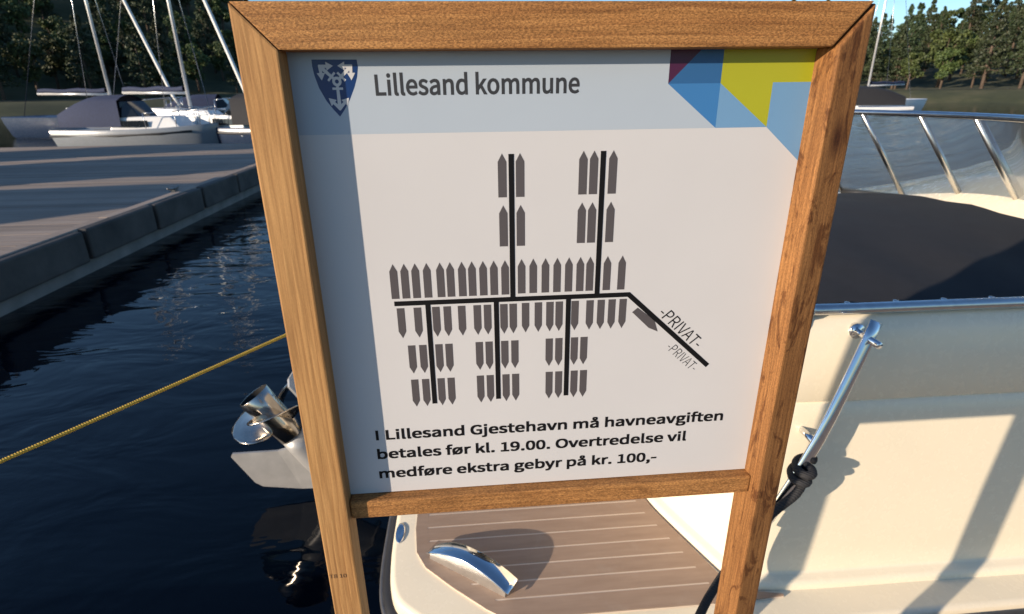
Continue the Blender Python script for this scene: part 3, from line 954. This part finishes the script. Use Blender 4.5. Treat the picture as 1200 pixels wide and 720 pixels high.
# inclined steel grab rail on the near side
ra, rb = Vector((.815, 1.205, .235)), Vector((.948, 1.220, .54))
rc = ra + (rb - ra) * 2.05; rc.y = 1.285
m = MB(); m.tube(catmull([ra - (rb - ra) * .02, ra + (rb - ra) * .06, rb, rc], 5), .0085, 16, flat=2.3, up=Vector((0, 1, 0)))
gr = bp(m, 'grab_rail', M['chrome'])
for q in (.16, .95, 1.9):
    p = ra + (rb - ra) * q
    wy = 1.21 + .05 + (p.z) * .085
    m = MB(); m.tube([(p.x, p.y, p.z), (p.x + .004, wy + .02, p.z)], .010, 8); m.tube([(p.x + .004, wy - .004, p.z), (p.x + .004, wy + .012, p.z)], .022, 12)
    bp(m, 'rail_bracket', M['chrome'])
# chrome mooring cleat on the platform corner
def cleat(c, ang, name, sc=1.0):
    a = Vector((math.cos(ang), math.sin(ang), 0)); b = Vector((-a.y, a.x, 0)); u = Vector((0, 0, 1))
    L, H, W = .160 * sc, .062 * sc, .031 * sc
    rows_t, rows_b = [], []
    for i in range(25):
        t = -1 + i / 12
        z = H * (1 - .70 * t * t)
        w = W * (1.0 + .10 * abs(t))
        p = c + a * (L * t) + u * z
        sl = Vector((0, 0, 1)) 
        rows_t.append([p - b * w, p - b * w * .9 + u * .003, p + b * w * .9 + u * .003, p + b * w, p + b * w * .9 - u * .004, p - b * w * .9 - u * .004])
    m = MB(); m.rings(rows_t, True, True)
    # flared lip ends
    o = bp(m, name, M['chrome'])
    body = MB()
    rr = []
    for i in range(21):
        t = -.93 + i * .093
        z = H * (1 - .70 * t * t) - .003
        p = c + a * (L * t)
        w = W * .86
        rr.append([p - b * (w * 1.12), p + b * (w * 1.12), p + b * w + u * z, p - b * w + u * z])
    body.rings(rr, True, True, smooth=True)
    sharpen(bp(body, 'cleat_body', M['satin'], o), .6)
    base = MB()
    base.rings([[c + a * (L * .86 * math.cos(q) * k) + b * (W * 1.3 * math.sin(q) * k) + u * z for q in [2 * math.pi * j / 28 for j in range(28)]] for z, k in ((0, .5), (.002, .5), (.003, .45))], True, True)
    bp(base, 'cleat_base', M['satin'], o)
    return o
CA = Vector((-.035, 1.375, DZ + .009))
cleat(CA, math.atan2(-.197, .269), 'mooring_cleat')
cleat(Vector((CA.x, 2 * CY - CA.y, CA.z)), math.atan2(.197, .269), 'mooring_cleat')
cleat(Vector((.80, 3.27, .862)), 1.2, 'mooring_cleat', .6)
m = MB()
c = Vector((-.285, 1.575, DZ))
m.rings([[c + Vector((.017 * math.cos(q) * k, .05 * math.sin(q) * k, z)) for q in [2 * math.pi * j / 24 for j in range(24)]] for z, k in ((0, 1), (.003, .95), (.005, .7), (.003, .45))], True, True)
bp(m, 'deck_fitting', M['chrome'])

# ------------------------------------------------------------------ outboard motor, tilted up
TH = R(58)
PIV = Vector((-.025, CY, .285))
RT = Matrix.Translation(PIV) @ Matrix.Rotation(TH, 4, 'Y')
def mo(v): return RT @ Vector(v)
def mot(m, name, mat, parent=None, **k):
    m.v = [tuple(mo(v)) for v in m.v]
    return bp(m, name, mat, parent, **k)
# local: x forward, z up; leg below the pivot
def sect(z, x0, x1, w, n=20):
    cx, hx = (x0 + x1) / 2, (x1 - x0) / 2
    return [(cx + hx * math.cos(q), w * math.sin(q) * (1 - .25 * math.cos(q)), z) for q in [2 * math.pi * j / n for j in range(n)]]
m = MB()
m.rings([sect(.18, -.22, .16, .13), sect(.05, -.20, .14, .11), sect(-.2, -.17, .12, .075), sect(-.5, -.15, .11, .052), sect(-.66, -.14, .115, .040), sect(-.80, -.12, .12, .034), sect(-.86, -.11, .12, .034)], True, True)
leg = mot(m, 'outboard_motor', M['engine'])
m = MB()
m.rings([[(x, r * math.cos(q), -.89 + r * math.sin(q)) for q in [2 * math.pi * j / 24 for j in range(24)]] for x, r in ((.24, .004), (.225, .024), (.18, .044), (.10, .058), (0, .062), (-.10, .060), (-.155, .057))], True, True)
mot(m, 'gearcase', M['engine'], leg)
# anti-ventilation plate
m = MB()
pl = [(.13, .02), (.10, .06), (0, .10), (-.2, .125), (-.40, .12), (-.42, .08), (-.42, -.08), (-.40, -.12), (-.2, -.125), (0, -.10), (.10, -.06), (.13, -.02)]
m.prism(ccw(pl), -.668, -.658); mot(m, 'ventilation_plate', M['engine'], leg)
# skeg
sk = [(.165, -.945), (.10, -1.05), (-.02, -1.19), (-.060, -1.205), (-.235, -1.195), (-.245, -1.18), (-.135, -1.0), (-.115, -.945)]
m = MB()
n = len(sk)
m.add([(x, -.006 if 0 < i < n - 1 else -.012, z) for i, (x, z) in enumerate(sk)] + [(x, .006 if 0 < i < n - 1 else .012, z) for i, (x, z) in enumerate(sk)],
      [tuple(range(n)), tuple(reversed(range(n, 2 * n)))] + [(i, (i + 1) % n, n + (i + 1) % n, n + i) for i in range(n)])
mot(m, 'skeg', M['engine'], leg)
# propeller
m = MB()
cir = lambda x, r: [(x, r * math.cos(q), -.89 + r * math.sin(q)) for q in [2 * math.pi * j / 28 for j in range(28)]]
m.rings([cir(-.158, .050), cir(-.165, .060), cir(-.25, .066), cir(-.36, .069), cir(-.425, .072), cir(-.427, .070), cir(-.425, .067)], False, False)
prop = mot(m, 'propeller', M['prop'])
m = MB(); m.rings([cir(-.4255, .0668), cir(-.36, .060), cir(-.26, .056), cir(-.255, .012)], False, True); mot(m, 'exhaust_bore', M['bore_black'], prop)
def blade(phi, x0, R1, hand=1):
    rows = []
    for i in range(11):
        t = i / 10
        r = .058 + (R1 - .058) * t
        half = (.50 + .34 * math.sin(math.pi * min(1, t * .9 + .12))) * (1 - .92 * max(0, (t - .62) / .38) ** 2.2)
        rw = []
        for j in range(9):
            s = -1 + j / 4
            a = phi + s * half + t * .30
            x = x0 - (s * half) * .085 * hand * (0.6 + .4 * (.058 / r)) - .055 * t
            rw.append((x, r * math.cos(a), -.89 + r * math.sin(a)))
        rows.append(rw)
    m = MB(); m.grid(rows)
    o = mot(m, 'blade', M['prop'], prop)
    md = o.modifiers.new('thick', 'SOLIDIFY'); md.thickness = .006; md.offset = 0
    return o
for k in range(3): blade(R(-108 + 120 * k), -.285, .205)
m = MB(); m.tube([(-.255, 0, -.89), (-.31, 0, -.89)], .022, 6); mot(m, 'hub_nut', M['steel'], prop)
# transom bracket and cowl
m = MB(); m.box((.10, 0, -.05), (.14, .22, .40)); mot(m, 'tilt_bracket', M['cowl'], leg, bevel=.02)
m = MB()
m.rings([sect(.19, -.30, .20, .16), sect(.22, -.33, .22, .19), sect(.40, -.35, .24, .20), sect(.56, -.33, .22, .19), sect(.64, -.26, .15, .14), sect(.66, -.15, .05, .07)], True, True)
mot(m, 'cowl', M['cowl'], leg)
m = MB(); m.box((.06, CY, .03), (.10, .70, .5)); bp(m, 'motor_transom', M['gel'], bevel=.02)

# ================================================================== ropes
# black line from the grab rail down to the dock
p0 = ra + (rb - ra) * .62
pts = []
w0 = ra + (rb - ra) * .78
for k in range(13):          # turns round the rail
    t = k / 12
    c = w0 + (p0 - w0) * t
    an = t * 4 * math.pi
    pts.append(c + Vector((math.cos(an) * .020, -.010 + math.sin(an) * .030, math.cos(an) * .008)))
pm = aty(838, 688, 1.125)
endp = Vector((.47, .955, .03))
pts += [p0 + Vector((-.012, -.035, -.03)), p0 + (pm - p0) * .4 + Vector((0, 0, -.008)), pm, pm + (endp - pm) * .5 + Vector((0, 0, -.006)), endp]
m = MB(); m.tube(catmull(pts, 5), .0125, 10)
tag(m.build('mooring_rope', M['rope_black']), 'black mooring rope wound round the steel grab rail of the cream boat', 'rope')
dc = thing('dock_cleat', 'galvanised dock cleat holding the black mooring rope', 'cleat', (.47, .93, 0))
m = MB(); m.tube([(-.10, 0, .045), (-.06, 0, .038), (.06, 0, .038), (.10, 0, .045)], [.008, .012, .012, .008], 10); part(m, 'horn', M['steel'], dc)
m = MB(); m.box((-.03, 0, .016), (.025, .03, .032)); m.box((.03, 0, .016), (.025, .03, .032)); m.box((0, 0, .004), (.12, .05, .008)); part(m, 'foot', M['steel'], dc)
# yellow line from the far coaming to a bollard on the dock
bol = aty(-760, 872, .90)
tip = Vector((.80, 3.27, .90))
bo = thing('mooring_bollard', 'round timber bollard on the dock holding the yellow line', 'bollard', (bol.x, .90, 0))
m = MB(); m.tube([(0, 0, 0), (0, 0, bol.z + .09), (0, 0, bol.z + .10)], [.075, .07, .055], 20); part(m, 'timber_pile', M['plank'], bo)
m = MB(); m.tube([(.078 * math.cos(q), .078 * math.sin(q), bol.z + .012 * q / 6.28) for q in [j * .4 for j in range(33)]], .007, 8); part(m, 'rope_turns', M['rope_yellow'], bo)
pts = []
b0 = Vector((bol.x, .90, bol.z)) + (tip - bol).normalized() * .08
for k in range(25):
    t = k / 24
    pts.append(b0 + (tip - b0) * t + Vector((0, 0, -.024 * 4 * t * (1 - t))))
m = MB(); m.tube(pts, .0065, 8)
tag(m.build('yellow_rope', M['rope_yellow']), 'thin yellow mooring rope stretched over the dark water', 'rope')

# ================================================================== boats across the basin
def hull_mesh(L, B, fb, mat, t, name='hull'):
    st = [(-.5, .82), (-.3, .95), (-.05, 1.0), (.2, .88), (.38, .55), (.46, .28), (.5, .02)]
    st = [(v.x, v.y) for v in catmull([(a, b, 0) for a, b in st], 4)]
    def loop(z, s, sheer, fx):
        near = [(x * L * fx, -w * B / 2 * s, z + sheer * max(0, x + .1) ** 2 * 2.2) for x, w in st]
        far = [(x, -y, zz) for x, y, zz in reversed(near)]
        return near + far
    m = MB()
    m.rings([loop(-.35, .25, 0, .86), loop(-.1, .78, 0, .92), loop(.12, .90, .02, .95), loop(fb * .7, .98, .12, .985), loop(fb, 1.0, .2, 1.0), loop(fb + .04, .97, .2, .995), loop(fb - .02, .90, .2, .975)], True, True)
    o = part(m, name, mat, t)
    sharpen(o, .8)
    return o
def small_boat(label, loc, rz, L, hullm, coverm, cabin=True, fend=None):
    t = thing('moored_motor_boat', label, 'boat', (loc[0], loc[1], WATER), rz, 'motor boats moored across the basin')
    B = L * .36; fb = .75
    hull_mesh(L, B, fb, hullm, t)
    m = MB(); m.tube([( -L * .5, -B * .41, fb * .78), (-L * .05, -B * .5, fb * .8), (L * .2, -B * .44, fb * .86), (L * .38, -B * .28, fb * .95)], .035, 8)
    m.tube([(-L * .5, B * .41, fb * .78), (-L * .05, B * .5, fb * .8), (L * .2, B * .44, fb * .86), (L * .38, B * .28, fb * .95)], .035, 8)
    part(m, 'rub_rail', M['rubber'], t)
    # cabin / coaming
    def slab(x0, x1, w0, w1, z0, z1, lean):
        a = [(x0, -w0, z0), (x1, -w0 * .7, z0), (x1, w0 * .7, z0), (x0, w0, z0)]
        b = [(x0 + lean * .2, -w1, z1), (x1 - lean, -w1 * .7, z1), (x1 - lean, w1 * .7, z1), (x0 + lean * .2, w1, z1)]
        mm = MB(); mm.rings([a, b], True, True, smooth=False); return mm
    cz = fb + .02
    part(slab(-L * .12, L * .33, B * .38, B * .32, cz - .1, cz + .42, .45), 'cabin', M['gel_white'], t, bevel=.05)
    if cabin:
        for s in (-1, 1):
            m = MB(); m.grid([[(L * x, s * (B * .365 - .02 * k) * (1 if x < .1 else .88), cz + .10 + k * .2) for x in (-.08, .02, .12)] for k in (0, 1)]); 
            part(m, 'cabin_window', M['dark_glass'], t)
    fr = slab(-L * .10, L * .06, B * .36, B * .31, cz + .40, cz + .92, .38); part(fr, 'windscreen', M['dark_glass'], t, bevel=.02)
    rows = []
    for i in range(9):
        x = -L * .44 + L * .40 * i / 8
        hgt = cz + .35 + .78 * math.sin(math.pi * .5 * min(1, .25 + i / 7))
        rows.append([(x, B * .37 * q, (cz + .1) if abs(q) > .99 else hgt * (1 - .12 * q * q)) for q in (-1, -.92, -.6, -.3, 0, .3, .6, .92, 1)])
    m = MB(); m.grid(rows); part(m, 'canopy', coverm, t)
    m = MB()
    pts = [(L * .12, -B * .40, fb + .55), (L * .3, -B * .32, fb + .62), (L * .42, -B * .16, fb + .70), (L * .485, 0, fb + .74), (L * .42, B * .16, fb + .70), (L * .3, B * .32, fb + .62), (L * .12, B * .40, fb + .55)]
    m.tube(catmull(pts, 4), .016, 6)
    for p in pts: m.tube([p, (p[0] * .985, p[1] * .95, fb + .05)], .012, 6)
    part(m, 'bow_rail', M['steel'], t)
    if fend:
        for x in fend:
            m = MB(); m.tube([(x * L, -B * .53, fb * .15), (x * L, -B * .53, fb * .22), (x * L, -B * .53, fb * .75), (x * L, -B * .53, fb * .85), (x * L, -B * .53, fb * 1.0)], [.03, .10, .10, .03, .012], 12)
            part(m, 'fender', M['red'], t)
    return t
def sail_boat(label, loc, rz, L, hullm):
    t = thing('sailing_boat', label, 'boat', (loc[0], loc[1], WATER), rz, 'sailing boats moored across the basin')
    B = L * .31; fb = .95
    hull_mesh(L, B, fb, hullm, t)
    m = MB()
    m.rings([[(-L * .15, -B * .28, fb), (L * .25, -B * .15, fb + .1), (L * .25, B * .15, fb + .1), (-L * .15, B * .28, fb)], [(-L * .14, -B * .24, fb + .42), (L * .22, -B * .12, fb + .30), (L * .22, B * .12, fb + .30), (-L * .14, B * .24, fb + .42)]], True, True, False)
    part(m, 'coachroof', M['gel_white'], t, bevel=.04)
    H = L * 1.30
    m = MB(); m.tube([(L * .08, 0, fb), (L * .08, 0, H)], [.075, .055], 10); part(m, 'mast', M['mast'], t)
    m = MB(); m.tube([(L * .07, 0, fb + 1.0), (-L * .36, 0, fb + 1.05)], .06, 10); part(m, 'boom', M['mast'], t)
    rows = [[(-L * .35 + L * .41 * i / 10, .09 * math.cos(q), fb + 1.17 + .10 * math.sin(q) + .03 * math.sin(i * 1.3)) for q in [2 * math.pi * j / 10 for j in range(11)]] for i in range(11)]
    m = MB(); m.grid(rows); part(m, 'sail_cover', M['canvas_navy'], t)
    m = MB(); m.tube([(L * .485, 0, fb + .3), (L * .45, 0, fb + .9), (L * .30, 0, H * .5), (L * .095, 0, H * .95)], [.03, .075, .07, .03], 10); part(m, 'furled_jib', M['sailcloth'], t)
    for pts in ([(-L * .49, 0, fb), (L * .08, 0, H)], [(L * .06, -B * .48, fb), (L * .08, 0, H * .96)], [(L * .06, B * .48, fb), (L * .08, 0, H * .96)]):
        m = MB(); m.tube(pts, .014, 6); part(m, 'stay', M['steel'], t)
    m = MB()
    pts = [(L * .33, -B * .30, fb + .72), (L * .46, -B * .12, fb + .82), (L * .50, 0, fb + .84), (L * .46, B * .12, fb + .82), (L * .33, B * .30, fb + .72)]
    m.tube(catmull(pts, 4), .016, 6)
    for p in pts: m.tube([p, (p[0] * .985, p[1], fb + .15)], .013, 6)
    part(m, 'pulpit', M['steel'], t)
    return t
# the two sloops whose furled jibs cross the wooded hill
b1 = aty(262, 118, 24.0)
sail_boat('white sailing boat with furled jib whose bow points at the black canopied boat', (b1.x - 2.9, 26.5), R(-22), 8.2, M['gel_white'])
sail_boat('navy sailing boat lying behind the outer end of the quay', (-17.5, 30.0), R(-12), 8.8, M['gel_navy'])
q = aty(275, 140, 21.0)
small_boat('motor boat with hull coloured dark as shade, black canopy and red fenders beside the quay end', (q.x - .1, 22.0), R(158), 6.0, M['gel_navy'], M['canvas'], fend=(-.3, .05))  # navy gelcoat puts the shade on this hull into its colour
q = aty(232, 140, 21.0)
small_boat('grey hulled motor boat with navy canopy lying outside the quay', (q.x - 2.2, 21.6), R(-8), 5.6, M['gel_grey'], M['canvas_navy'])
small_boat('white motor boat with navy canopy beyond the quay', (-13.6, 35.0), R(10), 6.6, M['gel_white'], M['canvas_navy'])
small_boat('navy hulled motor boat with black canopy in open water', (5.0, 38.0), R(170), 7.0, M['gel_navy'], M['canvas'])
small_boat('white motor boat with black canopy moored across the basin', (22.0, 33.0), R(165), 7.4, M['gel_white'], M['canvas'])
sail_boat('white sailing boat moored alone across the basin', (30.0, 41.0), R(200), 9.2, M['gel_white'])
# pile of fish crates on the quay
# ================================================================== trees on the far shore
def leaf_cloud(m, lobes, n, size, rnd, flat=1.0):
    for _ in range(n):
        cx, cy, cz, rx, rz = rnd.choice(lobes)
        while True:
            p = Vector((rnd.uniform(-1, 1), rnd.uniform(-1, 1), rnd.uniform(-1, 1)))
            if .35 < p.length < 1: break
        p = Vector((cx + p.x * rx, cy + p.y * rx, cz + p.z * rz))
        a = Vector((rnd.gauss(0, 1), rnd.gauss(0, 1), rnd.gauss(0, flat))).normalized()
        b = a.orthogonal().normalized()
        b.rotate(Matrix.Rotation(rnd.uniform(0, 6.28), 3, a))
        c = a.cross(b)
        s = size * rnd.uniform(.6, 1.3)
        m.add([p - b * s, p + c * s * .6, p + b * s, p - c * s * .6], [(0, 1, 2, 3)])
TREES = []
def tree_proto(kind, seed):
    rnd = random.Random(seed)
    nm, lab = (('broadleaf_tree', 'round leafy tree on the far wooded shore') if kind == 0 else ('pine_tree', 'dark tall evergreen tree on the far wooded shore'))
    t = thing(nm, lab, 'tree', (0, 0, 0), 0, 'leafy trees on the far shore' if kind == 0 else 'evergreens on the far shore')
    tr = MB()
    H = 8.0 if kind == 0 else 11.0
    tr.tube([(0, 0, -1), (.1, .05, H * .3), (.05, -.1, H * .62), (0, 0, H * .9)], [.24, .18, .10, .03], 7)
    lobes = []
    if kind == 0:
        for i in range(13):
            a = rnd.uniform(0, 6.28); r = rnd.uniform(.3, 2.0); z = rnd.uniform(2.6, 7.2)
            k = rnd.uniform(.8, 1.5) * (1.1 - abs(z - 4.6) / 6)
            lobes.append((math.cos(a) * r, math.sin(a) * r, z, k, k * .8))
            tr.tube([(0.05, 0, z * .55), (math.cos(a) * r * .9, math.sin(a) * r * .9, z - .2)], [.07, .02], 5)
    else:
        for i in range(17):
            z = 2.2 + i * .53
            a = i * 2.4; w = (11.2 - z) * .20 + .15
            for q in range(2):
                an = a + q * 3.0 + rnd.uniform(-.4, .4)
                lobes.append((math.cos(an) * w * .75, math.sin(an) * w * .75, z + rnd.uniform(-.2, .2), w * .75, .32))
                tr.tube([(0, 0, z + .1), (math.cos(an) * w, math.sin(an) * w, z - .1)], [.05, .015], 5)
    part(tr, 'trunk', M['bark'], t)
    cr = MB()
    leaf_cloud(cr, lobes, 2600, .21 if kind == 0 else .19, rnd)
    part(cr, 'crown', M['leaf'] if kind == 0 else M['needle'], t)
    return t
protos = [tree_proto(0, 1), tree_proto(1, 2), tree_proto(0, 3), tree_proto(1, 4), tree_proto(0, 5)]
used = [False] * len(protos)
rt = random.Random(21)
def place(az, d, k, s):
    x, y = d * math.sin(R(az)), d * math.cos(R(az))
    z = hill_height(x, y)
    if used[k]:
        dup(protos[k], (x, y, z), rt.uniform(0, 6.28), None, s)
    else:
        used[k] = True
        protos[k].location = (x, y, z); protos[k].rotation_euler = (0, 0, rt.uniform(0, 6.28)); protos[k].scale = (s, s, s)
for az0, az1, n, d0, d1 in ((-48, -17.5, 210, 98, 180), (-17, 20, 26, 104, 150), (20, 58, 190, 98, 170)):
    for i in range(n):
        az = az0 + (az1 - az0) * (i + rt.random()) / n
        lim = d1
        d = d0 + (lim - d0) * rt.random()
        k = rt.choice((0, 1, 2, 3, 4, 1, 3))
        s = rt.uniform(.6, 1.05) * (0.62 if -17.5 < az < 20 else 1)
        place(az, d, k, s)
